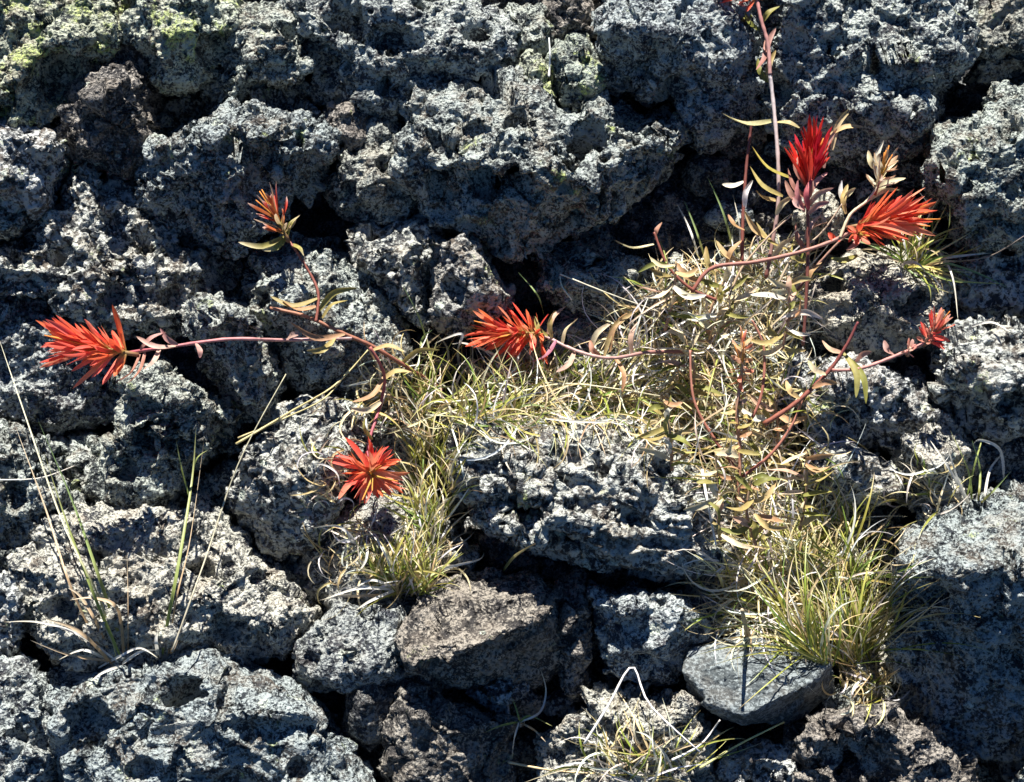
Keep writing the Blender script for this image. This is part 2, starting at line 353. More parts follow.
A('lava_rock', 'brown topped block with a sharp diagonal edge and black front', [(400,622),(430,586),(480,572),(530,572),(560,590),(568,630),(560,668),(530,690),(500,700),(470,697),(440,682),(404,676)], (495,632), 15, 66, 'brown', pit=.6, rough=.55, hull=[(404,630,42),(430,588,22),(482,573,18),(530,573,30),(560,592,52),(548,612,84),(470,648,98),(412,664,78),(568,632,20),(560,668,0),(530,690,-5),(500,700,-8),(440,684,0),(404,678,10),(430,600,-45),(540,590,-45),(540,680,-45),(420,670,-45)])
A('lava_stone', 'egg shaped dark stone standing in the shadow at bottom centre left', [(352,702),(362,678),(380,675),(392,700),(386,730),(368,746),(352,732)], (368,695), 8, 26, 'black', pit=.2, rough=.5)
A('lava_boulder', 'rough dark grey rock at the bottom below the brown topped block', [(386,692),(410,682),(450,690),(480,706),(515,722),(512,752),(500,790),(395,790),(384,750),(392,720)], (440,735), -5, 42, 'brown')
A('lava_stone', 'small lit stone under the front of the brown topped block', [(472,692),(498,678),(520,684),(518,700),(492,708)], (496,694), -5, 22, 'grey')
A('lava_rock', 'slim pinkish rock standing right of the brown topped block', [(564,592),(580,575),(592,598),(591,660),(594,685),(572,697),(561,670)], (578,628), -8, 35, 'brown')
A('lava_rock', 'rough rock in the middle of the bottom half with a pale lit rim', [(584,602),(590,580),(610,594),(640,590),(680,600),(715,614),(728,632),(702,656),(672,672),(640,682),(602,676),(590,640)], (645,618), 0, 48, 'blue')
A('lava_boulder', 'thick folded slab at the centre overhanging a black gap', [(455,430),(472,424),(520,433),(560,425),(620,430),(670,445),(700,470),(713,500),(716,550),(692,566),(640,570),(590,557),(540,546),(490,530),(470,500),(457,470)], (600,525), 22, 55, 'grey', keel=.5, pits=[(512,508,17,26,2.4,8),(600,470,10,14,1.6,40),(470,438,9,14),(640,520,16,18,1.5,-20),(560,540,10,14,2.0,10),(660,470,12,12,1.5,30)], fold=2.6, rough=.9, pit=.4)
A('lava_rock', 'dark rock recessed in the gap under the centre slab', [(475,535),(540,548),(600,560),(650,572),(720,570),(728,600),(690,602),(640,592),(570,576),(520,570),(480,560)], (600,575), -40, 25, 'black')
A('lava_rock', 'low pale rock under the bottom straw tuft', [(548,752),(560,712),(590,692),(640,682),(690,700),(702,740),(722,790),(560,790)], (625,735), -5, 36, 'pale')
A('lava_rock', 'smooth flat faced dark block with stem shadows across it', [(680,666),(700,642),(740,634),(800,648),(835,663),(832,690),(815,706),(790,726),(745,724),(715,716),(690,697)], (752,705), 8, 44, 'smooth', rough=.32, pit=.5, hull=[(688,652,36),(742,636,28),(800,648,34),(832,662,42),(800,690,62),(742,716,58),(712,704,50),(682,672,44),(832,692,8),(815,706,0),(790,726,-5),(745,726,8),(715,716,15),(690,697,12),(700,650,-30),(820,660,-30),(800,710,-40),(710,700,-40)])
A('lava_boulder', 'brown boulder at the bottom between the flat block and the right boulder', [(803,738),(815,718),(850,710),(890,705),(930,733),(956,760),(962,790),(812,790),(800,765)], (875,742), 5, 55, 'brown', pits=[(850,775,16,12)])
A('lava_rock', 'pale low rock at the bottom edge left of the brown boulder', [(722,752),(760,748),(800,755),(806,790),(725,790)], (765,770), -8, 30, 'grey')
A('lava_boulder', 'big boulder on the right edge with a black shaded front', [(892,585),(908,532),(950,515),(1000,486),(1024,478),(1024,755),(990,756),(940,738),(902,710),(890,660)], (965,565), 15, 95, 'grey', rough=.85, hull=[(905,528,25),(950,510,32),(1030,474,38),(1075,465,38),(900,560,92),(955,572,122),(1030,560,124),(1075,556,124),(890,602,62),(891,665,18),(903,712,0),(945,742,0),(1000,758,0),(1075,762,0),(905,540,-50),(1075,480,-50),(905,700,-50),(1075,750,-50)], pits=[(930,600,14,10)])
A('lava_rock', 'pale rock just showing in the bottom right corner', [(1002,782),(1024,752),(1024,790)], (1024,775), 30, 30, 'grey')
A('lava_boulder', 'pitted pale rock between the largest flower and the small right flower', [(797,300),(803,265),(850,250),(900,262),(945,280),(952,318),(930,345),(890,356),(850,360),(806,342)], (868,302), -5, 44, 'pale', pits=[(835,278,14,18),(865,300,12,18,1.0,0),(915,300,16,18,1.4,0)])
A('lava_boulder', 'rounded rock on the right edge below the small right flower', [(938,372),(945,345),(965,335),(1024,328),(1024,440),(1000,432),(978,420),(950,416),(932,400)], (985,372), 5, 48, 'grey', pits=[(1010,405,16,12)])
A('lava_rock', 'rough rock right of the dry mat below the slanting red stem', [(792,375),(850,362),(915,378),(932,418),(902,448),(860,442),(812,432)], (860,395), -8, 40, 'grey', pits=[(845,415,14,14)])
A('lava_rock', 'rounded grey rock at the right edge of the dry mat', [(812,448),(850,440),(880,455),(892,490),(872,512),(830,505),(808,475)], (848,468), 0, 38, 'grey')
A('lava_rock', 'pale rock beside the grass sprouts near the right edge', [(902,440),(940,422),(968,450),(960,500),(925,512),(902,490)], (930,460), 0, 40, 'pale')
A('lava_rock', 'shaded rock on the right edge above the big right boulder', [(975,425),(1024,440),(1024,478),(1000,486),(960,500),(962,455)], (1000,455), -30, 28, 'blue')
A('lava_rock', 'pale rock under the grass tuft below the lower red flower', [(305,557),(340,520),(400,500),(455,520),(472,560),(440,598),(390,612),(330,622),(300,602)], (385,550), -15, 38, 'pale')
A('lava_rock', 'rock buried under straw right of the slanting red leaf stem', [(345,402),(390,385),(450,398),(462,430),(455,480),(400,502),(355,452)], (405,430), -30, 32, 'grey')
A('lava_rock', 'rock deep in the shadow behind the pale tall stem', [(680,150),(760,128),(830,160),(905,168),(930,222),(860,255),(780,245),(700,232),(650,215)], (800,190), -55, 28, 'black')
A('lava_rock', 'rock under the straw band right below the centre red flower', [(480,392),(505,335),(560,325),(640,325),(690,350),(695,430),(620,428),(520,428)], (590,370), -30, 28, 'pale')
A('lava_rock', 'rock under the dry leafy mat left of the pitted pale rock', [(690,262),(790,250),(803,340),(797,440),(812,520),(760,560),(712,470),(684,380)], (750,380), -35, 30, 'pale')
A('lava_rock', 'rock under the large grass tuft above the flat faced block', [(718,520),(810,500),(890,520),(897,640),(880,705),(835,662),(740,635),(716,600)], (810,590), -35, 34, 'pale')
A('lava_rock', 'rubbly rock on the right edge behind the curved green blades', [(940,250),(1024,252),(1024,328),(960,338),(930,302)], (985,285), -25, 36, 'grey')
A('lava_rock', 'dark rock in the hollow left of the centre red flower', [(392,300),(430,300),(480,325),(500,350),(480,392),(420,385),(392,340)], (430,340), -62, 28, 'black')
A('lava_rock', 'shaded rock below the knobbly rock above the pale dome', [(90,430),(110,480),(170,500),(240,470),(262,520),(200,520),(130,512),(82,522),(78,470)], (150,490), -38, 24, 'grey')
A('lava_rock', 'shaded rock in the cleft right of the pale dome', [(255,540),(305,548),(320,600),(298,640),(270,600)], (285,580), -38, 24, 'grey')
A('lava_rock', 'rock in the gap under the boulder behind the faded bud', [(180,230),(240,262),(250,290),(240,310),(205,305),(200,262)], (220,275), -35, 24, 'grey')
A('lava_rock', 'dark rock in the shade right of the block under the top boulders', [(150,90),(200,88),(208,112),(155,146),(146,172),(140,130)], (168,115), -35, 22, 'grey')
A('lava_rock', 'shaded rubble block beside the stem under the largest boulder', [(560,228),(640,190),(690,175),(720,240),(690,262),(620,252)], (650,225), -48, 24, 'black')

# small stones wedged into the gaps
sr = random.Random(5); placed = []
_H = np.full((88, 116), -80.0)
for ob in rocks:
    Pv, _n = get(ob.data); Pv = Pv + np.array(ob.location); x, y = to_px(Pv); hv = (Pv@nN)/MM
    k = (x > 0) & (x < 1024) & (y > 0) & (y < 782)
    np.maximum.at(_H, ((y[k]/9).astype(int), (x[k]/9).astype(int)), hv[k])
tries = 0
while len(placed) < 75 and tries < 9000:
    tries += 1
    x, y = sr.uniform(5, 1019), sr.uniform(5, 777); h = _H[int(y/9), int(x/9)]; sz = sr.uniform(9, 24)
    if h > -22 or any((x-a)**2+(y-b)**2 < (sz+c)**2*.8 for a, b, c in placed): continue
    placed.append((x, y, sz)); n = sr.randint(6, 8); ph = sr.uniform(0, 6)
    o = [(x+sz*sr.uniform(.7, 1.25)*math.cos(ph+6.283*i/n), y+sz*sr.uniform(.6, 1.0)*math.sin(ph+6.283*i/n)) for i in range(n)]
    A('lava_stone', 'small broken stone wedged in a shaded gap between bigger lava rocks', o, (x+sr.uniform(-4, 4), y+sr.uniform(-4, 4)), max(h, -72)+3, sz*.9, sr.choice(['grey', 'brown', 'black', 'blue']), rough=.55, back=20, group='small stones in the gaps')


# ------------------------------------------------------------------ the ground under and around the rocks
def axis(lo, hi, step, far, grow=1.12):
    a = list(np.arange(lo, hi, step)); s = step
    while a[-1] < far: s = min(s*grow, 0.25); a.append(a[-1]+s)
    s = step; b = [lo]
    while b[-1] > -far: s = min(s*grow, .25); b.append(b[-1]-s)
    return np.array(sorted(set(b+a)))
au = axis(-.5, .5, .0022, 9); av = axis(-.42, .46, .0022, 9)
UU, VV = np.meshgrid(au, av, indexing='ij')
G = np.stack([UU.ravel(), VV.ravel()], 1)
P0 = G[:, :1]*np.array(EU)+G[:, 1:]*np.array(EV)
out = sm((np.maximum(np.abs(G[:, 0])-.44, np.abs(G[:, 1])-.36))/.12)
f1, f2, v = worley(P0/0.15, 5); g1, g2, gv = worley(P0/0.055, 6)
hh = -0.062 + 0.016*fbm(P0/0.09, 11, 3) + out*(0.05*sm((f2-f1)/.5)*(0.5+v)) + (0.35+.65*out)*0.022*sm((g2-g1)/.45)*(.3+gv)
cu, cv = G[:, 0]/(2*HALF/W_), -G[:, 1]/(2*HALF/W_)      # millimetre-like units
hh += detail2(P0, 91, 1.0, 1.0)
hh += out*0.03 + 0.25*np.maximum(0, out)*fbm(P0/1.7, 3, 2)*np.clip((np.hypot(G[:, 0], G[:, 1])-.8)/2, 0, 1)
P = P0 + hh[:, None]*nN
me = bpy.data.meshes.new('ground')
nu, nv = len(au), len(av)
idx = np.arange(nu*nv).reshape(nu, nv)
quads = np.stack([idx[:-1, :-1], idx[1:, :-1], idx[1:, 1:], idx[:-1, 1:]], -1).reshape(-1, 4)
me.from_pydata(P.tolist(), [], quads.tolist()); me.update()
me.polygons.foreach_set('use_smooth', [True]*len(me.polygons))
me.materials.append(M['black'])
gr = bpy.data.objects.new('ground', me); C.objects.link(gr); tag(gr, kind='structure')


# ------------------------------------------------------------------ height of the rock surface over the bank
HX, HY = 344, 264
HM = np.full((HY, HX), -75.0)
bpy.context.view_layer.update()
for ob in rocks:
    Pv, _ = get(ob.data); Pv = Pv + np.array(ob.location)
    x, y = to_px(Pv); hv = (Pv@nN)/MM
    ix = np.floor(x/3).astype(int)+1; iy = np.floor(y/3).astype(int)+1
    k = (ix >= 0) & (ix < HX) & (iy >= 0) & (iy < HY) & (hv > -90)
    np.maximum.at(HM, (iy[k], ix[k]), hv[k])
for _ in range(2):
    Hp = np.pad(HM, 1, mode='edge')
    nb = np.stack([Hp[1+a:1+a+HY, 1+b:1+b+HX] for a in (-1, 0, 1) for b in (-1, 0, 1)])
    HM = np.where(HM <= -74, nb.max(0), HM)
def hs(px, py):
    return float(HM[int(min(HY-1, max(0, py/3+1))), int(min(HX-1, max(0, px/3+1)))])

# ------------------------------------------------------------------ plant materials: colour is carried per blade / leaf
def plant_mat(name, rough, trans, spec=.3, noise_amt=.25):
    m, t, b = mat(name)
    a = N(t, 'ShaderNodeAttribute', attribute_name='col')
    tc = N(t, 'ShaderNodeTexCoord')
    n = N(t, 'ShaderNodeTexNoise', i_Scale=260.0, i_Detail=3.0); t.links.new(tc.outputs['Object'], n.inputs['Vector'])
    c = mix(t, noise_amt, a.outputs['Color'], ramp(t, n.outputs[0], [(.35, (.35, .33, .3)), (.6, (1, 1, 1))]), 'MULTIPLY')
    t.links.new(c, b.inputs['Base Color']); b.inputs['Roughness'].default_value = rough
    b.inputs['Specular IOR Level'].default_value = spec
    tr = N(t, 'ShaderNodeBsdfTranslucent'); t.links.new(c, tr.inputs[0])
    ms = N(t, 'ShaderNodeMixShader'); ms.inputs[0].default_value = trans
    t.links.new(b.outputs[0], ms.inputs[1]); t.links.new(tr.outputs[0], ms.inputs[2])
    t.links.new(ms.outputs[0], t.nodes['Material Output'].inputs[0])
    return m
M['blade'] = plant_mat('grass_blade', .45, .25, .45)
M['petal'] = plant_mat('bract', .6, .38, .15, .12)
M['stem'] = plant_mat('stem_bark', .55, .05, .35, .35)
M['leaf'] = plant_mat('leaf', .55, .25, .3, .35)

class MB:
    def __init__(s): s.v, s.f, s.c = [], [], []
    def tube(s, pts, r0, r1, c0, c1=None, sides=6):
        c1 = c1 or c0; n = len(pts); b0 = len(s.v); ref = Vector((.3, .5, .8))
        for i, p in enumerate(pts):
            t = i/(n-1); d = (pts[min(i+1, n-1)]-pts[max(i-1, 0)])
            if d.length < 1e-9: d = Vector((0, 0, 1))
            d.normalize(); a = d.cross(ref)
            if a.length < .05: a = d.cross(Vector((1, 0, 0)))
            a.normalize(); b = d.cross(a); r = (r0+(r1-r0)*t)*(1+.12*math.sin(i*2.3))
            for k in range(sides):
                an = 2*math.pi*k/sides
                s.v.append(p+(a*math.cos(an)+b*math.sin(an))*r); s.c.append([c0[j]+(c1[j]-c0[j])*t for j in range(3)])
        for i in range(n-1):
            for k in range(sides):
                l = (k+1) % sides
                s.f.append((b0+i*sides+k, b0+i*sides+l, b0+(i+1)*sides+l, b0+(i+1)*sides+k))
        s.f.append(tuple(b0+k for k in range(sides))[::-1]); s.f.append(tuple(b0+(n-1)*sides+k for k in range(sides)))
    def ribbon(s, pts, w, cols, nrm, twist=0.0, fold=.35, prof=None):
        """thin channelled strip; cols = colours from base to tip; w = half width"""
        n = len(pts); b0 = len(s.v)
        for i, p in enumerate(pts):
            t = i/(n-1); d = pts[min(i+1, n-1)]-pts[max(i-1, 0)]
            if d.length < 1e-9: d = Vector((0, 0, 1))
            d.normalize(); a = d.cross(nrm)
            if a.length < .05: a = d.cross(Vector((.4, .7, .2)))
            a.normalize(); u = a.cross(d)
            if twist:
                q = Matrix.Rotation(twist*t, 3, d); a = q@a; u = q@u
            ww = w*(prof(t) if prof else (min(1, .55+t*2)*(1-t**3)+.03))
            x = t*(len(cols)-1); k = min(int(x), len(cols)-2); f = x-k
            c = [cols[k][j]*(1-f)+cols[k+1][j]*f for j in range(3)]
            s.v += [p-a*ww, p-u*ww*fold, p+a*ww]; s.c += [c, [q*.9 for q in c], c]
        for i in range(n-1):
            o = b0+i*3
            s.f += [(o, o+1, o+4, o+3), (o+1, o+2, o+5, o+4)]
    def build(s, name, m, parent=None, loc=None):
        me = bpy.data.meshes.new(name)
        base = loc if loc is not None else Vector((0, 0, 0))
        me.from_pydata([tuple(v-base) for v in s.v], [], s.f); me.update()
        ca = me.color_attributes.new('col', 'FLOAT_COLOR', 'POINT')
        ca.data.foreach_set('color', np.array([[*c, 1] for c in s.c], dtype=float).ravel())
        me.polygons.foreach_set('use_smooth', [True]*len(me.polygons))
        me.materials.append(M[m])
        o = bpy.data.objects.new(name, me); C.objects.link(o)
        if parent is not None:
            o.parent = parent                              # parents sit unrotated, so local = world - parent location
            pl = Vector((0, 0, 0)); q = parent
            while q is not None: pl += q.location; q = q.parent
            me.transform(Matrix.Translation(base - pl))
        elif loc is not None: o.location = loc
        return o

def spline(K, n):
    K = [tuple(k) for k in K]; P = [K[0]]+K+[K[-1]]; out = []
    for i in range(n):
        x = i/(n-1)*(len(K)-1); k = min(int(x), len(K)-2); t = x-k
        a, b, c, d = P[k], P[k+1], P[k+2], P[k+3]
        out.append(tuple(.5*((2*b[j])+(-a[j]+c[j])*t+(2*a[j]-5*b[j]+4*c[j]-d[j])*t*t+(-a[j]+3*b[j]-3*c[j]+d[j])*t**3) for j in range(len(b))))
    return out
def path(K, n=24, lift=6, sink=False, end=None, start=None):
    """a stem over the rocks through picture points; keys (px, py[, extra lift])"""
    K = [(k[0], k[1], k[2] if len(k) > 2 else 0) for k in K]
    S = spline(K, n); base = []
    for (x, y, e) in S:
        base.append(max(hs(x+a, y+b) for a in (-6, 0, 6) for b in (-6, 0, 6)))
    org = [b-5 for b in base]
    for _ in range(10):
        base = [max((base[max(0, i-1)]+base[i]*2+base[min(n-1, i+1)])/4, org[i]) for i in range(n)]
    h = [b+lift+S[i][2] for i, b in enumerate(base)]
    if start is not None:
        for i in range(n):
            f = max(0, 1-i/(n*.35)); h[i] = h[i]*(1-f)+start*f
    if end is not None:
        for i in range(n):
            f = max(0, 1-(n-1-i)/(n*.35)); h[i] = h[i]*(1-f)+end*f
    return [at(S[i][0], S[i][1], h[i]) for i in range(n)], h

def rc(c, a=.15, r=random): 
    k = 1+r.uniform(-a, a); return tuple(min(1, max(0, q*k*(1+r.uniform(-a*.4, a*.4)))) for q in c)
STRAW = [(.70, .62, .40), (.80, .76, .62), (.62, .50, .24), (.86, .84, .78), (.48, .36, .18), (.76, .64, .36)]
GREEN = [(.26, .31, .05), (.36, .38, .07), (.46, .44, .10), (.18, .26, .05), (.54, .48, .14)]
STEMR = (.26, .085, .06); STEMP = (.62, .42, .38)
DRYLEAF = [(.60, .44, .20), (.50, .29, .15), (.72, .60, .38), (.44, .36, .12), (.64, .42, .30)]
OLIVE = [(.24, .24, .06), (.34, .30, .09), (.42, .33, .12)]

def img_dir(dx, dy, out=0.0):            # direction given in the picture, plus how far it leans to the viewer
    v = cR*dx - cU*dy - cF*out; return v.normalized()

# ------------------------------------------------------------------ grass
def blade_pts(x, y, ang, L, curl, up, droop, r, n=9, h0=None):
    h = (hs(x, y) if h0 is None else h0); K = []; a = ang; st = L/(n-1)
    hh = h
    for i in range(n):
        t = i/(n-1)
        hz = h + up*math.sin(min(1, t*1.15)*math.pi*.5)*(1-t*.3) - droop*t*t
        K.append([x, y, max(hz, hs(x, y)+1.2) if i else h-2])
        x += math.cos(a)*st; y -= math.sin(a)*st; a += curl/(n-1)*(1+r.uniform(-.6, .6))
    for _ in range(2):
        for i in range(1, n-1): K[i][2] = max(K[i][2], (K[i-1][2]+K[i+1][2])/2)
    return [at(*k) for k in K]
def tuft(label, base, rad, n, L, ang, spread, green=.5, up=35, droop=12, curl=1.2, w=.62, name='grass_tuft', group='grass tufts', cat='grass tuft', seed=0, pal=None, h0=None):
    r = random.Random(seed+int(base[0])*7+int(base[1]))
    root = empty(name, at(base[0], base[1], hs(*base))); tag(root, label, cat, group)
    gm, dm = MB(), MB(); L = L*1.15; n = int(n*1.1)
    for i in range(n):
        rr = math.sqrt(r.random()); th = r.uniform(0, 2*math.pi)
        x = base[0]+rad[0]*rr*math.cos(th); y = base[1]+rad[1]*rr*math.sin(th)
        a = R(ang)+R(spread)*r.gauss(0, .5)-(x-base[0])/max(rad[0], 1)*.35
        isg = r.random() < green
        l = L*r.uniform(.45, 1.1)*(1 if isg else .95)
        c = rc(r.choice(GREEN if isg else (pal or STRAW)), .2, r)
        tip = rc(r.choice(STRAW[:3]), .2, r)
        cols = [tuple(q*.8 for q in c), c, c, tip] if isg else [c, rc(c, .1, r), c]
        pts = blade_pts(x, y, a, l, r.uniform(-1, 1)*curl*(1 if isg else 1.6), up*r.uniform(.5, 1.2), droop*r.uniform(0, 2), r, 10)
        nr = (-cF + Vector([r.uniform(-.7, .7) for _ in range(3)])).normalized()
        (gm if isg else dm).ribbon(pts, w*MM*r.uniform(.6, 1.5), cols, nr, r.uniform(-1.5, 1.5), .5)
    if gm.v: gm.build('green_blades', 'blade', root)
    if dm.v: dm.build('dry_blades', 'blade', root)
    return root
def sparse(label, base, blades, name='grass_tuft', cat='grass tuft', group='grass tufts', w=1.0):
    """few, tall blades: each a part of its own"""
    root = empty(name, at(base[0], base[1], hs(*base))); tag(root, label, cat, group)
    for (K, c, ww, lift) in blades:
        pts, _ = path(K, 20, lift, start=hs(K[0][0], K[0][1])-1)
        mb = MB(); mb.ribbon(pts, ww*MM, c, (-cF+Vector((random.uniform(-.4, .4), 0, .2))).normalized(), random.uniform(-1.2, 1.2), .45)
        mb.build('blade', 'blade', root)
    return root
def straw(label, K, c=(.72, .66, .5), r=.8, lift=5, end=None, name='dry_straw', group='loose dry straws', cat='straw', n=18, **kw):
    pts, _ = path(K, n, lift, end=end, **kw); mb = MB(); mb.tube(pts, r*MM, r*.55*MM, c, rc(c, .2))
    o = mb.build(name, 'stem', None, pts[0]); tag(o, label, cat, group); return o

# ------------------------------------------------------------------ paintbrush
def stem_part(root, K, r0, r1, c0, c1, lift, name='stem', n=28, end=None, start=None):
    pts, h = path(K, n, lift, end=end, start=start)
    mb = MB(); mb.tube(pts, r0*MM, r1*MM, c0, c1, 7)
    o = mb.build(name, 'stem', root); return pts, o, h
def leaf(root, a, b, h, wid, cols, bend=6, out=0, name='leaf', seed=0, parent_name=None):
    """leaf from picture point a to b at height h above the bank"""
    r = random.Random(int(a[0]*13+a[1]*7+b[0]))
    mx = ((a[0]+b[0])/2+(b[1]-a[1])/40*bend, (a[1]+b[1])/2-(b[0]-a[0])/40*bend)
    K = spline([(a[0], a[1], h), (mx[0], mx[1], h+out*.6+4), (b[0], b[1], h+out)], 11)
    pts = [at(x, y, z) for x, y, z in K]
    mb = MB(); mb.ribbon(pts, wid*MM, cols, (-cF+cU*.5+Vector([r.uniform(-.5, .5) for _ in range(3)])).normalized(), r.uniform(-1.4, 1.4), .5,
                         prof=lambda t: math.sin(math.pi*min(1, t*.93+.07))**.7)
    return mb.build(name, 'leaf', root)
RED = [(.93, .15, .075), (.95, .22, .09), (.92, .11, .075), (.96, .32, .19), (.94, .19, .14)]
def head(root, base, h, ax, size, n, a0, a1, pal=RED, basec=(.45, .36, .12), wid=2.0, curl=.35, seed=0, name='flower_head', flop=0, tubes=5, core=True, tipc=None, lenvar=(.45, 1.0), along=.5):
    """flower head: a short green-ochre axis (the part) and its bracts (sub-parts), lower ones more spread"""
    r = random.Random(seed); P = at(base[0], base[1], h); ax = ax.normalized()
    s1 = ax.cross(Vector((.21, .4, .9))).normalized(); s2 = ax.cross(s1)
    L = size*2*HALF/W_
    mb = MB(); mb.tube([P-ax*L*.12, P, P+ax*L*.15, P+ax*L*along*.9], .0016, .0012, (.3, .14, .08), basec, 7)
    hd = mb.build(name, 'leaf', root)
    for i in range(n):
        f = (i+.5)/n; s = f*along; phi = i*2.39996+r.uniform(-.3, .3)
        al = R(a0+(a1-a0)*f)*r.uniform(.75, 1.2)
        rad = s1*math.cos(phi)+s2*math.sin(phi)
        l = L*r.uniform(*lenvar)*(1-.35*f)*(1-.75*max(0, math.sin(al)-.35))
        d = ax*math.cos(al)+rad*math.sin(al); p = P+ax*s*L+rad*.0008; pts = [p]; m = 9
        cv = r.uniform(-.6, 1.5)*curl; sd = ax.cross(rad)*r.uniform(-.7, .7)
        for k in range(m):
            d = (d + rad*cv/m*(1 if k < m*.55 else -1.3) + sd/m + Vector((0, 0, -1))*flop/m).normalized(); pts.append(pts[-1]+d*l/m)
        c = rc(r.choice(pal), .14, r); b_ = rc(basec, .15, r); tp = tipc or tuple(q*.9 for q in c)
        wd = wid*MM*r.uniform(.6, 1.1)
        mb = MB()
        mb.ribbon(pts, wd, [b_, tuple((b_[j]+3*c[j])/4 for j in range(3)), c, c, tp], (rad*.8+ax*.3).normalized(), r.uniform(-.5, .5), .6,
                  prof=lambda t: (.45+.35*math.sin(math.pi*min(1, t*1.1))+.35*t)*(1-t**12)+.08)
        if r.random() < .45 and l > .012:                     # side lobes of a split bract
            for sg in (-1, 1):
                q = pts[3]; dd = ((pts[4]-pts[3]).normalized()+ax.cross(rad)*sg*.45).normalized()
                lp = [q+dd*l*.45*t/4+(pts[6]-pts[5]).normalized()*l*.12*(t/4)**2 for t in range(5)]
                mb.ribbon(lp, wd*.5, [c, c, tp], rad, 0, .5)
        mb.build('bract', 'petal', hd)
    for i in range(tubes):                                    # slender flower tubes poking out
        phi = r.uniform(0, 6.28); rad = s1*math.cos(phi)+s2*math.sin(phi); al = R(r.uniform(5, 25))
        d = ax*math.cos(al)+rad*math.sin(al); p = P+ax*L*r.uniform(.2, .45); l = L*r.uniform(.5, .65)
        mb = MB(); mb.tube([p+d*l*t/4 for t in range(5)], .0009, .0004, (.5, .42, .1), (.85, .35, .08), 5); mb.build('flower_tube', 'petal', hd)
    return hd
def hsr(x, y, r=14): return max(hs(x+a, y+b) for a in (-r, 0, r) for b in (-r, 0, r))
G_P = 'paintbrush plants'
PINKS = [(.55, .30, .25), (.62, .40, .32), (.45, .22, .16)]
def L3(c): return [rc(c, .1), rc(c, .12), rc(c, .2)]

# left plant: three heads from one root in the grass
pa = empty('paintbrush_plant', at(440, 388, hs(440, 388)))
tag(pa, 'red flowered paintbrush plant sprawling left from the grass with three heads', 'wildflower', G_P)
main, _, mh = stem_part(pa, [(442, 390), (405, 366), (372, 346), (345, 334), (305, 316), (270, 308)], 1.7, 1.2, STEMR, (.42, .2, .12), 8)
s1, _, h1 = stem_part(pa, [(352, 338), (320, 339), (280, 340), (230, 339, 6), (175, 346, 34), (126, 353, 60)], 1.4, 1.2, STEMP, (.45, .10, .12), 8, 'branch')
s2, _, h2 = stem_part(pa, [(316, 322), (318, 292), (305, 265, 14), (286, 236, 52)], 1.2, .9, STEMR, STEMR, 10, 'branch')
s3, _, h3 = stem_part(pa, [(370, 347), (384, 374), (381, 402), (369, 442), (368, 466, 8)], 1.3, 1.2, (.4, .12, .10), (.40, .10, .14), 16, 'branch')
head(pa, (128, 353), h1[-1], img_dir(-1, -.18, .25), 78, 60, 66, 10, wid=2.1, seed=3)
for a, b, c in (((140, 350), (166, 332), PINKS[0]), ((145, 352), (126, 384), PINKS[2]), ((140, 354), (116, 382), PINKS[2]), ((160, 347), (142, 370), PINKS[1]), ((176, 346), (136, 336), PINKS[1]), ((196, 343), (200, 358), PINKS[0]), ((178, 345), (160, 328), PINKS[0])):
    leaf(pa, a, b, h1[-2]+2, 2.0, L3(c), 5, 5)
head(pa, (286, 236), h2[-1]+4, img_dir(-.45, -1, .3), 52, 22, 62, 10, pal=[(.62, .16, .06), (.7, .42, .2), (.72, .08, .05), (.66, .5, .3)], basec=(.3, .26, .08), wid=1.8, seed=5, tubes=3, tipc=(.8, .6, .5))
for a, b, c in (((285, 236), (238, 242), OLIVE[1]), ((287, 236), (300, 215), OLIVE[0]), ((286, 238), (262, 250), OLIVE[0]), ((292, 244), (304, 256), OLIVE[1])):
    leaf(pa, a, b, h2[-1], 2.2, [c, c, DRYLEAF[2]], 6, 6)
head(pa, (368, 468), h3[-1]+6, img_dir(.25, .2, 1.1), 84, 50, 104, 42, wid=2.2, seed=11, along=.25, curl=.2, basec=(.5, .38, .14))
for a, b, c in (((318, 298), (270, 296), OLIVE[2]), ((316, 306), (282, 300), DRYLEAF[1]), ((318, 312), (358, 288), OLIVE[1]), ((322, 318), (348, 300), OLIVE[2]), ((335, 338), (306, 351), OLIVE[2]), ((286, 340), (300, 334), PINKS[1]), ((345, 334), (290, 322), DRYLEAF[1]),
                ((384, 376), (352, 402), DRYLEAF[1]), ((382, 380), (412, 372), DRYLEAF[0]), ((381, 402), (350, 408), DRYLEAF[2]), ((372, 350), (405, 352), DRYLEAF[0]), ((420, 376), (446, 358), DRYLEAF[2]), ((400, 366), (440, 350), OLIVE[2]), ((372, 440), (366, 412), OLIVE[1])):
    leaf(pa, a, b, hsr((a[0]+b[0])/2, (a[1]+b[1])/2)+8, 2.3, [c, rc(c), rc(c, .25)], 7, 6)

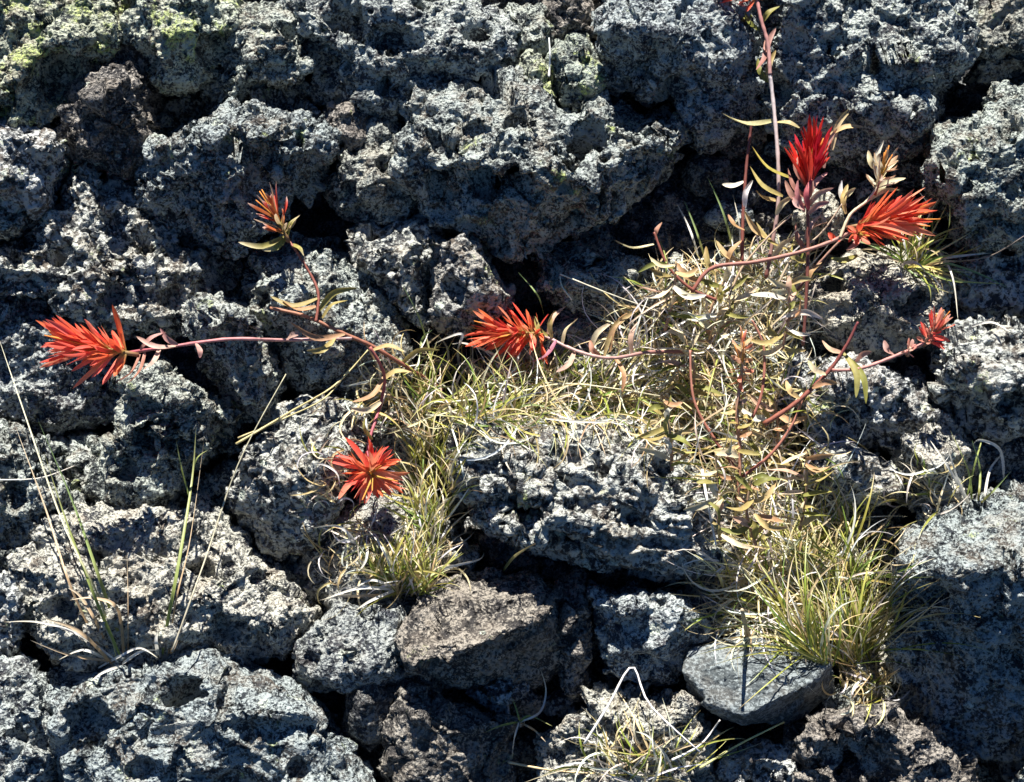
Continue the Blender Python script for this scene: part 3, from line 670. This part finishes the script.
# centre plant
pb = empty('paintbrush_plant', at(690, 352, hs(690, 352)))
tag(pb, 'paintbrush plant at the centre whose single red head points left out of the straw', 'wildflower', G_P)
sb, _, hb = stem_part(pb, [(692, 352), (650, 352), (612, 358), (580, 352), (545, 336)], 1.5, 1.2, STEMR, STEMP, 22)
head(pb, (540, 334), hb[-1], img_dir(-1, -.05, .4), 72, 62, 86, 12, wid=2.0, seed=21)
for a, b, c in (((548, 334), (566, 306), DRYLEAF[4]), ((552, 338), (556, 310), OLIVE[2]), ((556, 340), (530, 362), (.35, .14, .2)), ((562, 345), (578, 318), DRYLEAF[2]), ((548, 336), (535, 316), OLIVE[1]), ((575, 350), (556, 372), DRYLEAF[4]), ((590, 352), (612, 322), DRYLEAF[2]), ((604, 356), (640, 308), DRYLEAF[0]), ((615, 357), (622, 392), DRYLEAF[1]), ((610, 352), (628, 312), DRYLEAF[1]), ((632, 354), (640, 320), DRYLEAF[4]), ((600, 356), (590, 340), PINKS[2])):
    leaf(pb, a, b, hb[-3]+2, 2.2, [c, rc(c), rc(c, .25)], 6, 5)

# tall plant
pc = empty('paintbrush_plant', at(782, 262, hs(782, 262)))
tag(pc, 'tallest paintbrush plant with a pale upright stem, red heads and the biggest flower', 'wildflower', G_P)
HB = max(hsr(800, 260), 10)
def flat(K, h0, h1, n=28): return [at(x, y, h0+(h1-h0)*i/(n-1)) for i, (x, y) in enumerate(spline(K, n))]
def fstem(root, K, h0, h1, r0, r1, c0, c1, name='stem'):
    pts = flat(K, h0, h1); mb = MB(); mb.tube(pts, r0*MM, r1*MM, c0, c1, 7); mb.build(name, 'stem', root); return pts
fstem(pc, [(766, 278), (772, 245), (778, 205), (778, 160), (774, 110), (770, 75)], HB, HB+45, 1.6, 1.5, STEMR, (.80, .70, .66))
fstem(pc, [(770, 75), (768, 45), (760, 15), (752, -30)], HB+45, HB+60, 1.6, 1.4, (.5, .28, .24), (.5, .2, .18))
fstem(pc, [(742, 262), (743, 215), (747, 160), (752, 122)], HB, HB+30, 1.5, 1.0, STEMR, (.2, .07, .06), 'branch')
fstem(pc, [(803, 345), (806, 300), (808, 245), (807, 196)], HB, HB+38, 1.3, 1.3, (.16, .06, .05), STEMR, 'branch')
fstem(pc, [(692, 292), (712, 268), (755, 262), (800, 252), (835, 240), (856, 228)], HB+14, HB+36, 1.6, 1.5, STEMR, (.5, .26, .2), 'branch')
fstem(pc, [(716, 300), (690, 288), (668, 266), (654, 232)], HB+10, HB+26, 1.4, .9, STEMR, STEMR, 'branch')
fstem(pc, [(840, 238), (850, 215), (868, 200), (878, 185)], HB+34, HB+44, 1.3, 1.0, (.6, .5, .32), (.66, .58, .42), 'branch')
head(pc, (808, 190), HB+38, img_dir(.06, -1, .2), 62, 42, 32, 5, wid=2.0, seed=31, along=.55, curl=.15, pal=[(.75, .04, .03), (.8, .08, .05), (.66, .03, .05)], basec=(.45, .14, .12))
for a, b, c in (((806, 198), (788, 168), PINKS[2]), ((808, 200), (828, 172), PINKS[0]), ((806, 206), (785, 180), PINKS[2]), ((808, 206), (834, 188), PINKS[1]), ((806, 210), (792, 196), PINKS[1]), ((809, 210), (812, 178), (.5, .12, .14)), ((805, 212), (798, 178), (.5, .2, .2)), ((808, 214), (830, 202), PINKS[0]), ((806, 186), (796, 150), PINKS[2])):
    leaf(pc, a, b, HB+38, 2.3, [c, rc(c), rc(c, .25)], 5, 7)
head(pc, (856, 226), HB+38, img_dir(1, -.16, .3), 78, 60, 46, 8, wid=2.0, seed=41, along=.4, pal=RED[:4])
head(pc, (856, 232), HB+36, img_dir(.1, .25, .9), 30, 14, 95, 30, wid=2.1, seed=43, along=.3, tubes=2)
head(pc, (758, -2), HB+58, img_dir(-1, -.05, .3), 44, 14, 60, 12, wid=1.8, seed=45)
head(pc, (876, 190), HB+42, img_dir(.3, -1, .3), 44, 16, 60, 8, pal=[(.72, .62, .42), (.6, .46, .28), (.78, .7, .52)], basec=(.5, .42, .26), wid=1.7, seed=47, tubes=4, curl=1.6, name='seed_head', tipc=(.55, .3, .16))
for a, b, c, h in (((752, 15), (736, 20), OLIVE[0], 58), ((762, 22), (780, 6), OLIVE[1], 58), ((760, 30), (745, 12), OLIVE[0], 58), ((768, 82), (758, 58), OLIVE[0], 46), ((770, 84), (776, 50), OLIVE[2], 46), ((768, 60), (776, 28), PINKS[0], 52), ((766, 40), (756, 70), PINKS[2], 52),
                ((775, 120), (722, 113), (.55, .52, .26), 42), ((776, 122), (800, 128), STRAW[2], 44), ((792, 178), (752, 146), (.4, .34, .08), 40), ((783, 196), (750, 166), OLIVE[2], 38), ((772, 240), (744, 210), DRYLEAF[0], 22), ((790, 250), (756, 222), OLIVE[2], 24), ((744, 181), (722, 184), STRAW[1], 28),
                ((832, 150), (856, 104), (.66, .52, .30), 40), ((830, 134), (864, 127), (.72, .50, .26), 42), ((824, 168), (838, 128), PINKS[0], 40), ((654, 244), (614, 240), STRAW[0], 26), ((655, 240), (662, 222), PINKS[2], 28), ((745, 208), (753, 180), STRAW[3], 26), ((860, 236), (846, 250), PINKS[0], 36),
                ((840, 240), (828, 232), (.8, .1, .05), 40), ((846, 206), (842, 180), STRAW[3], 40), ((843, 205), (856, 188), STRAW[0], 40), ((700, 282), (676, 262), DRYLEAF[1], 22), ((742, 262), (716, 240), DRYLEAF[0], 20), ((772, 258), (800, 236), DRYLEAF[2], 26), ((726, 266), (742, 240), DRYLEAF[1], 22), ((858, 255), (830, 258), OLIVE[1], 30), ((876, 188), (898, 160), STRAW[5], 42), ((872, 196), (906, 178), DRYLEAF[2], 42), ((878, 180), (884, 140), STRAW[1], 44), ((868, 200), (900, 190), STRAW[0], 40),
                ((880, 172), (868, 150), DRYLEAF[2], 44), ((846, 214), (848, 184), DRYLEAF[0], 40), ((806, 240), (822, 214), PINKS[1], 34), ((806, 250), (796, 222), PINKS[2], 32), ((808, 232), (828, 222), DRYLEAF[4], 34), ((806, 262), (788, 250), OLIVE[2], 30), ((806, 285), (822, 262), DRYLEAF[1], 28),
                ((804, 300), (790, 276), OLIVE[0], 26), ((776, 200), (756, 190), DRYLEAF[0], 34), ((776, 215), (794, 196), DRYLEAF[2], 34), ((745, 230), (728, 214), DRYLEAF[1], 26), ((716, 275), (706, 246), OLIVE[2], 26), ((690, 290), (676, 300), DRYLEAF[2], 24)):
    leaf(pc, a, b, HB+h-14, 2.4, [c, rc(c), rc(c, .25)], 5, 5)

# right plant
pd = empty('paintbrush_plant', at(766, 422, hs(766, 422)))
tag(pd, 'paintbrush plant at right with a slanting dark red stem and one small pale red head', 'wildflower', G_P)
HD = max(hsr(830, 370, 30), 0)+10
fstem(pd, [(764, 424), (797, 402), (828, 372), (846, 346), (858, 322)], HD-8, HD+22, 2.0, 1.0, (.3, .10, .06), (.2, .05, .05))
fstem(pd, [(832, 370), (862, 368), (905, 352), (926, 342)], HD+8, HD+20, 1.4, 1.2, (.5, .22, .18), (.55, .25, .22), 'branch')
head(pd, (926, 342), HD+20, img_dir(.45, -.8, .6), 38, 32, 85, 15, pal=[(.85, .10, .08), (.78, .2, .14), (.7, .3, .22)], wid=1.6, seed=51, basec=(.6, .4, .26))
head(pd, (908, 354), HD+14, img_dir(.1, -.8, .8), 18, 10, 80, 20, pal=[(.7, .3, .24), (.75, .45, .35)], wid=1.5, seed=52, basec=(.6, .4, .3), tubes=0, name='flower_bud')
for a, b, c in (((846, 356), (866, 404), OLIVE[0]), ((843, 352), (856, 398), OLIVE[1]), ((842, 352), (822, 340), DRYLEAF[4]), ((826, 374), (808, 360), DRYLEAF[2]), ((856, 362), (872, 352), PINKS[0]), ((800, 398), (786, 380), DRYLEAF[0]), ((812, 388), (838, 384), DRYLEAF[1]), ((895, 355), (884, 340), PINKS[0])):
    leaf(pd, a, b, HD+8, 2.4, [c, rc(c), rc(c, .25)], 6, 5)

# fading plant in the mat
pe = empty('paintbrush_plant', at(737, 498, hs(737, 498)))
tag(pe, 'withered paintbrush plant with a faded orange head standing in the dry mat', 'wildflower', G_P)
HE = max(hsr(738, 440, 30), 0)+8
fstem(pe, [(737, 500), (740, 455), (737, 415), (741, 375)], HE-6, HE+26, 1.6, 1.4, (.36, .16, .1), (.5, .3, .2))
head(pe, (741, 382), HE+26, img_dir(0, -1, .35), 46, 30, 120, 20, pal=[(.62, .30, .16), (.66, .40, .24), (.7, .22, .14), (.60, .42, .24)], wid=1.6, seed=61, along=.8, curl=1.5, basec=(.6, .46, .28), lenvar=(.4, .7), tipc=(.7, .42, .3))
for k in range(22):
    y = 395+k*4.6; a = (738+random.uniform(-2, 2), y); an = random.uniform(0, 6.28); l = random.uniform(16, 32)
    c = random.choice(DRYLEAF+OLIVE[1:]); leaf(pe, a, (a[0]+l*math.cos(an), a[1]-abs(l*math.sin(an))*.6+6), HE+14, 1.9, L3(c), random.uniform(-8, 8), random.uniform(0, 10))

for K_, h0_, h1_ in (([(737, 470), (715, 440), (694, 400), (690, 350)], HE-6, HE+14), ([(738, 480), (770, 455), (792, 425), (804, 395)], HE-4, HE+14), ([(738, 440), (760, 400), (764, 350), (752, 320)], HE, HE+20)):
    fstem(pe, K_, h0_, h1_, 1.4, .8, STEMR, (.45, .2, .14), 'branch')
for K_, h0_, h1_, c_ in (([(790, 300), (820, 262), (846, 236), (872, 222)], HB+6, HB+30, STEMR), ([(728, 300), (742, 268), (770, 235), (792, 215)], HB+4, HB+26, (.5, .36, .22)), ([(772, 300), (790, 262), (822, 232), (842, 204)], HB+6, HB+34, (.55, .45, .3))):
    fstem(pc, K_, h0_, h1_, 1.1, .6, c_, (.5, .36, .26), 'branch')
# dry leafy stalks of the mat
DS = [((690, 410), (684, 336), 'dry leafy stalk left of the faded orange head'), ((720, 540), (716, 452), 'dry leafy stalk beside the upper right corner of the centre slab'), ((765, 475), (775, 400), 'dry leafy stalk right of the faded orange head below the slanting red stem'),
      ((756, 545), (752, 478), 'dry leafy stalk above the large grass tuft, straight under the faded head'), ((800, 530), (806, 452), 'dry leafy stalk rising beside the rounded grey rock'), ((665, 330), (676, 262), 'brown leafy stalk at the upper left end of the mat'), ((712, 345), (724, 282), 'leafy olive stalk between the tall pale stem and the straw'), ((782, 350), (790, 282), 'leafy stalk just left of the pitted pale rock'), ((672, 470), (664, 400), 'dry leafy stalk over the right end of the centre slab')]
for q, (a, b, lab) in enumerate(DS):
    r = random.Random(900+q)
    ro = empty('dry_leafy_stalk', at(a[0], a[1], hs(*a))); tag(ro, lab, 'dry stalk', 'dry leafy stalks')
    H0 = hsr((a[0]+b[0])/2, (a[1]+b[1])/2, 20)+4
    mid_ = ((a[0]+b[0])/2+r.uniform(-8, 8), (a[1]+b[1])/2)
    P_ = flat([a, mid_, b], H0-4, H0+24, 16); mb = MB(); mb.tube(P_, .0013, .0008, rc((.4, .2, .13)), rc((.5, .36, .2))); mb.build('stem', 'stem', ro)
    for k in range(15):
        t = (k+r.random())/15; x = a[0]+(b[0]-a[0])*t; y = a[1]+(b[1]-a[1])*t; an = r.uniform(-.5, 3.64); l = r.uniform(18, 40)
        c = r.choice(DRYLEAF+OLIVE+STRAW[:2]); leaf(ro, (x, y), (x+l*math.cos(an), y-l*math.sin(an)*.8+3), H0+24*t, r.uniform(1.5, 2.8), [rc(c, .1, r), rc(c, .12, r), rc(c, .25, r)], r.uniform(-9, 9), r.uniform(0, 12))

# grass tufts
tuft('yellow green grass tuft in the middle below the lower red flower', (402, 588), (32, 12), 170, 62, 95, 60, .55, seed=1)
tuft('pale straw tangle round the bottom of the middle green tuft', (385, 560), (62, 40), 130, 42, 150, 160, .08, up=14, curl=2.4, seed=2)
tuft('green tuft right of the lower red flower beside the centre slab', (432, 500), (22, 55), 180, 54, 95, 60, .6, seed=3)
tuft('matted grass directly under the centre red flower', (470, 412), (70, 16), 240, 70, 60, 110, .5, up=26, curl=1.8, seed=4)
tuft('matted grass between the centre red flower and the right straw', (575, 398), (72, 20), 200, 70, 35, 120, .42, up=24, curl=2.0, seed=5)
tuft('curly straw tangle left of the centre grass mat', (405, 400), (48, 42), 110, 50, 100, 150, .2, up=20, curl=2.2, seed=6)
tuft('large yellow green tuft above the flat faced dark block', (842, 655), (36, 14), 330, 112, 98, 58, .6, up=45, seed=7)
tuft('straw tuft hanging left of the large yellow green tuft', (782, 600), (52, 42), 260, 66, 140, 120, .3, up=30, curl=1.8, seed=8)
tuft('grass behind the large yellow green tuft under the rounded rock', (820, 560), (62, 40), 240, 70, 95, 90, .5, up=30, seed=9)
tuft('straw clump at the upper left of the dry mat under the slanting red stem', (665, 330), (48, 42), 170, 60, 90, 140, .2, up=30, curl=2.0, seed=10)
tuft('straw clump in the dry mat around the faded orange head', (735, 385), (52, 52), 190, 56, 95, 130, .2, up=30, curl=2.0, seed=11)
tuft('straw clump in the dry mat above the right end of the centre slab', (672, 410), (50, 34), 170, 52, 100, 150, .2, up=22, curl=2.0, seed=12)
tuft('straw clump low in the dry mat right of the centre slab', (752, 478), (46, 46), 220, 56, 95, 140, .2, up=28, curl=2.0, seed=13)
tuft('straw clump below the tall pale stem of the tallest plant', (752, 290), (58, 34), 130, 58, 90, 120, .2, up=30, curl=1.8, seed=14)
tuft('greenish grass curving out behind the biggest red flower', (912, 262), (16, 10), 60, 62, 50, 90, .65, up=30, curl=-1.6, seed=15, w=.8)
tuft('bleached straw tuft at the bottom edge right of centre', (640, 768), (52, 22), 80, 66, 115, 130, .25, up=24, curl=1.4, seed=16, pal=[STRAW[1], STRAW[3], STRAW[0], STRAW[5], STRAW[2]], w=.62)
tuft('thin straw patch under the pitted pale rock and red stem', (800, 425), (40, 40), 60, 40, 80, 140, .35, up=18, curl=1.6, seed=17)
tuft('fine pale straw on the pale rock below the shaded right edge rock', (925, 490), (32, 28), 50, 36, 110, 140, .2, up=18, curl=2.2, seed=18)
tuft('few straw curls on the rock left of the lower red flower', (330, 470), (26, 40), 34, 40, 110, 150, .1, up=14, curl=2.6, seed=19)
tuft('yellow straw litter below the large tuft at the foot of the flat block', (865, 690), (30, 14), 70, 30, 60, 180, .15, up=10, curl=2.4, seed=20)

for q, (bx, by, an, sd, lab) in enumerate(((655, 350, 120, 31, 'long bleached straws crossing the left side of the dry mat'), (735, 330, 60, 32, 'long bleached straws under the tall pale stem'), (720, 440, 80, 33, 'long bleached straws through the middle of the dry mat'),
        (790, 520, 150, 34, 'long bleached straws over the top of the large yellow green tuft'), (520, 402, 10, 35, 'long bleached straws lying over the grass mat at the centre'), (765, 590, 170, 36, 'bleached straws curving out over the black gap right of the slab'))):
    tuft(lab, (bx, by), (46, 34), 60, 82, an, 130, .04, up=40, droop=10, curl=1.5, w=.6, seed=sd, pal=[STRAW[1], STRAW[3], STRAW[3], STRAW[5], (.78, .66, .56)])
for lab, bx, tx in (('added upright stem shading the left part of the flat faced block', 748, 742), ('thinner added upright stem shading the middle of the flat faced block', 772, 782)):
    hh_ = hs(bx, 636); Pq = [at(bx+(tx-bx)*t, 636-26*t, hh_-2+78*t) for t in [k/11 for k in range(12)]]  # upright stems added to throw thin shadows down the flat block
    mb = MB(); mb.tube(Pq, .0022 if bx < 760 else .0014, .0012, (.34, .22, .12), (.5, .4, .24), 7)
    so_ = mb.build('shadow_stem', 'stem', None, Pq[0]); tag(so_, lab, 'stem', 'added shadow stems above the flat block')
gA, gB, wt = [(.22, .28, .06), (.30, .36, .10), (.42, .42, .18)], [(.36, .30, .08), (.26, .34, .12), (.22, .34, .14)], [(.75, .72, .62), (.82, .8, .72), (.6, .55, .4)]
br = [(.42, .26, .12), (.55, .4, .24), (.66, .56, .4)]
sparse('tall green and brown blades in the lower left corner beside the pale dome', (120, 664),
  [([(118, 664), (100, 600), (62, 520), (20, 400), (-4, 330)], [(.4, .4, .16), (.6, .58, .36), (.7, .68, .5)], .7, 26), ([(122, 660), (96, 600), (66, 520), (44, 452)], gA, 1.3, 20), ([(128, 660), (100, 580), (72, 500), (38, 420)], gB, 1.3, 18), ([(108, 664), (72, 590), (46, 510), (15, 425)], br, .8, 14),
   ([(118, 662), (78, 634), (38, 622), (4, 622)], wt, .9, 10), ([(112, 664), (80, 632), (44, 618)], br, 1.4, 12), ([(110, 662), (84, 650), (58, 660)], wt, 1.0, 8), ([(124, 662), (118, 610), (94, 598), (70, 600)], br, 1.3, 14), ([(128, 660), (128, 600), (127, 552)], br, .6, 10),
   ([(122, 664), (140, 652), (158, 650)], wt, 1.0, 8), ([(98, 668), (120, 656), (140, 648), (158, 658)], wt, .9, 10), ([(116, 662), (70, 655), (30, 640)], br, .9, 8), ([(112, 660), (96, 622), (80, 596), (68, 588)], br, 1.1, 10), ([(120, 666), (104, 672), (92, 680)], wt, 1, 6)])
sparse('two upright thin blades rising from the pale dome', (165, 652),
  [([(162, 656), (168, 620), (180, 555), (192, 480), (196, 428)], gA, 1.2, 18), ([(168, 656), (176, 600), (190, 540), (204, 440)], br, .7, 16), ([(158, 656), (156, 640), (158, 630)], wt, 1.2, 6), ([(170, 654), (178, 640)], br, 1.2, 6), ([(190, 500), (182, 470), (176, 440)], gA, .6, 20), ([(190, 490), (196, 460), (208, 450)], gA, .6, 20)])
sparse('few green sprouts between pale rock and big right boulder', (972, 500),
  [([(972, 502), (968, 470), (950, 430)], gA, .9, 16), ([(978, 502), (980, 470), (972, 440)], gB, .8, 14), ([(984, 502), (990, 470), (1006, 450)], wt, 1.0, 16), ([(1004, 480), (1000, 450), (980, 440), (972, 446)], wt, 1.2, 18), ([(970, 504), (958, 480), (946, 440)], wt, .9, 14), ([(968, 504), (950, 470), (930, 440)], wt, 1.0, 10), ([(966, 500), (976, 460), (985, 430)], gA, .7, 12), ([(980, 504), (996, 488), (1012, 470)], gB, .8, 12)])
sparse('tiny pale grass plant under the brown topped block', (520, 722),
  [([(520, 722), (540, 712), (546, 690), (540, 668)], wt, .8, 14), ([(519, 722), (514, 740), (512, 760)], wt, .8, 8), ([(518, 722), (500, 726), (484, 733)], gA, .8, 8), ([(521, 723), (534, 730), (546, 742)], br, .7, 6), ([(520, 722), (516, 708), (512, 698)], gA, .6, 8), ([(520, 722), (530, 716), (552, 726)], gA, .7, 8)])
sparse('long curved green blades right of the biggest red flower', (918, 262),
  [([(916, 264), (940, 262), (975, 272), (1008, 288)], gB, 1.0, 20), ([(914, 264), (935, 250), (952, 275), (958, 320)], wt, .9, 16), ([(916, 266), (950, 280), (1006, 284)], gA, .9, 14), ([(910, 262), (930, 215), (918, 190)], wt, .8, 20), ([(918, 262), (946, 236), (950, 205)], gA, .7, 20), ([(960, 330), (990, 322), (1010, 332)], wt, 1.0, 8)])
sparse('lone green blades in front of the dark hollow at the centre left', (436, 372),
  [([(434, 370), (420, 320), (402, 284)], gB, .8, 16), ([(460, 372), (458, 350), (462, 334), (446, 338), (434, 344)], wt, 1.1, 18), ([(420, 368), (422, 340), (432, 330)], gB, 1.0, 16), ([(484, 380), (500, 360), (468, 344), (452, 344)], wt, 1.1, 16), ([(545, 320), (538, 296), (518, 272)], gB, .9, 34), ([(430, 372), (424, 350), (440, 334)], br, 1.0, 14)])
sparse('sparse upright blades in the dark gap behind the dry mat', (700, 262),
  [([(700, 262), (690, 230), (676, 202)], wt, 1.0, 30), ([(706, 262), (696, 230), (684, 200)], gB, .8, 30), ([(736, 262), (724, 215), (708, 178)], gB, .9, 32), ([(738, 262), (740, 230), (733, 195)], wt, .8, 28), ([(664, 300), (666, 260), (655, 230)], gA, .8, 22), ([(780, 262), (792, 236), (800, 228)], wt, .8, 30)])
sparse('single green blade tip at the top of the brown topped block', (505, 570), [([(503, 571), (515, 556), (536, 543)], [(.3, .34, .1), (.5, .45, .18), (.5, .3, .12)], 1.1, 14)])
sparse('fan of bleached blades left of the middle green tuft', (395, 592),
  [([(396, 590), (360, 588), (322, 600)], wt, 1.1, 14), ([(396, 594), (360, 596), (324, 596)], br, 1.0, 12), ([(398, 590), (372, 580), (350, 592)], wt, .9, 12), ([(400, 588), (372, 600), (356, 610)], wt, 1.1, 10), ([(360, 548), (340, 527), (312, 528)], wt, 1.1, 16), ([(362, 546), (346, 540), (332, 546)], wt, 1.0, 14), ([(410, 588), (440, 570), (478, 560), (484, 552)], wt, 1.1, 16), ([(404, 590), (436, 572), (462, 552)], gA, 1.1, 16), ([(368, 540), (366, 560), (358, 572)], wt, .9, 12)])

straw('upper of the two long yellow straws lying over the rock at left centre', [(236, 444), (290, 412), (335, 385), (368, 350)], (.62, .52, .24), .95, 12)
straw('lower of the two long yellow straws lying over the rock at left centre', [(238, 438), (285, 418), (325, 398), (350, 368)], (.66, .55, .28), .8, 9)
straw('long thin grey straw leaning from the pale dome to the left centre rock', [(172, 652), (205, 560), (240, 460), (286, 374)], (.42, .38, .28), .75, 22)
straw('bent white straw forming a peak at the bottom centre', [(584, 744), (608, 706), (632, 667), (650, 705), (700, 752)], (.8, .78, .72), 1.0, 16)
straw('short white straw standing beside the narrow top rock', [(549, 76), (550, 56), (549, 38)], (.82, .8, .74), .9, 8)
straw('white straw lying down the right end of the centre slab', [(702, 470), (708, 505), (716, 545)], (.82, .8, .74), 1.2, 6)
straw('pale straw reaching over the flat faced dark block', [(700, 768), (738, 745), (784, 722)], (.5, .5, .22), 1.0, 14)
straw('white hooked straw at the left foot of the flat faced block', [(672, 760), (700, 745), (720, 720)], (.8, .78, .72), .9, 12)
straw('long straw slanting down from the dark gap to the mat', [(560, 274), (610, 294), (660, 312)], (.66, .62, .46), .7, 12)
straw('short tilted straw behind the centre red flower', [(572, 300), (562, 286), (560, 276)], (.7, .66, .5), .8, 8)
straw('straw along the bottom edge left of the bleached tuft', [(508, 762), (550, 770), (600, 774)], (.66, .5, .28), 1.0, 9)
straw('grey twig in the shade on the right edge', [(950, 262), (990, 256), (1024, 236)], (.2, .17, .13), .7, 10)
straw('short horizontal straw left of the knobbly rock', [(0, 480), (40, 478), (74, 466)], (.7, .7, .6), .6, 8)
straw('long pale straw across the grass under the centre flower', [(452, 402), (500, 396), (560, 384), (610, 388), (660, 396)], (.72, .68, .46), .9, 26)
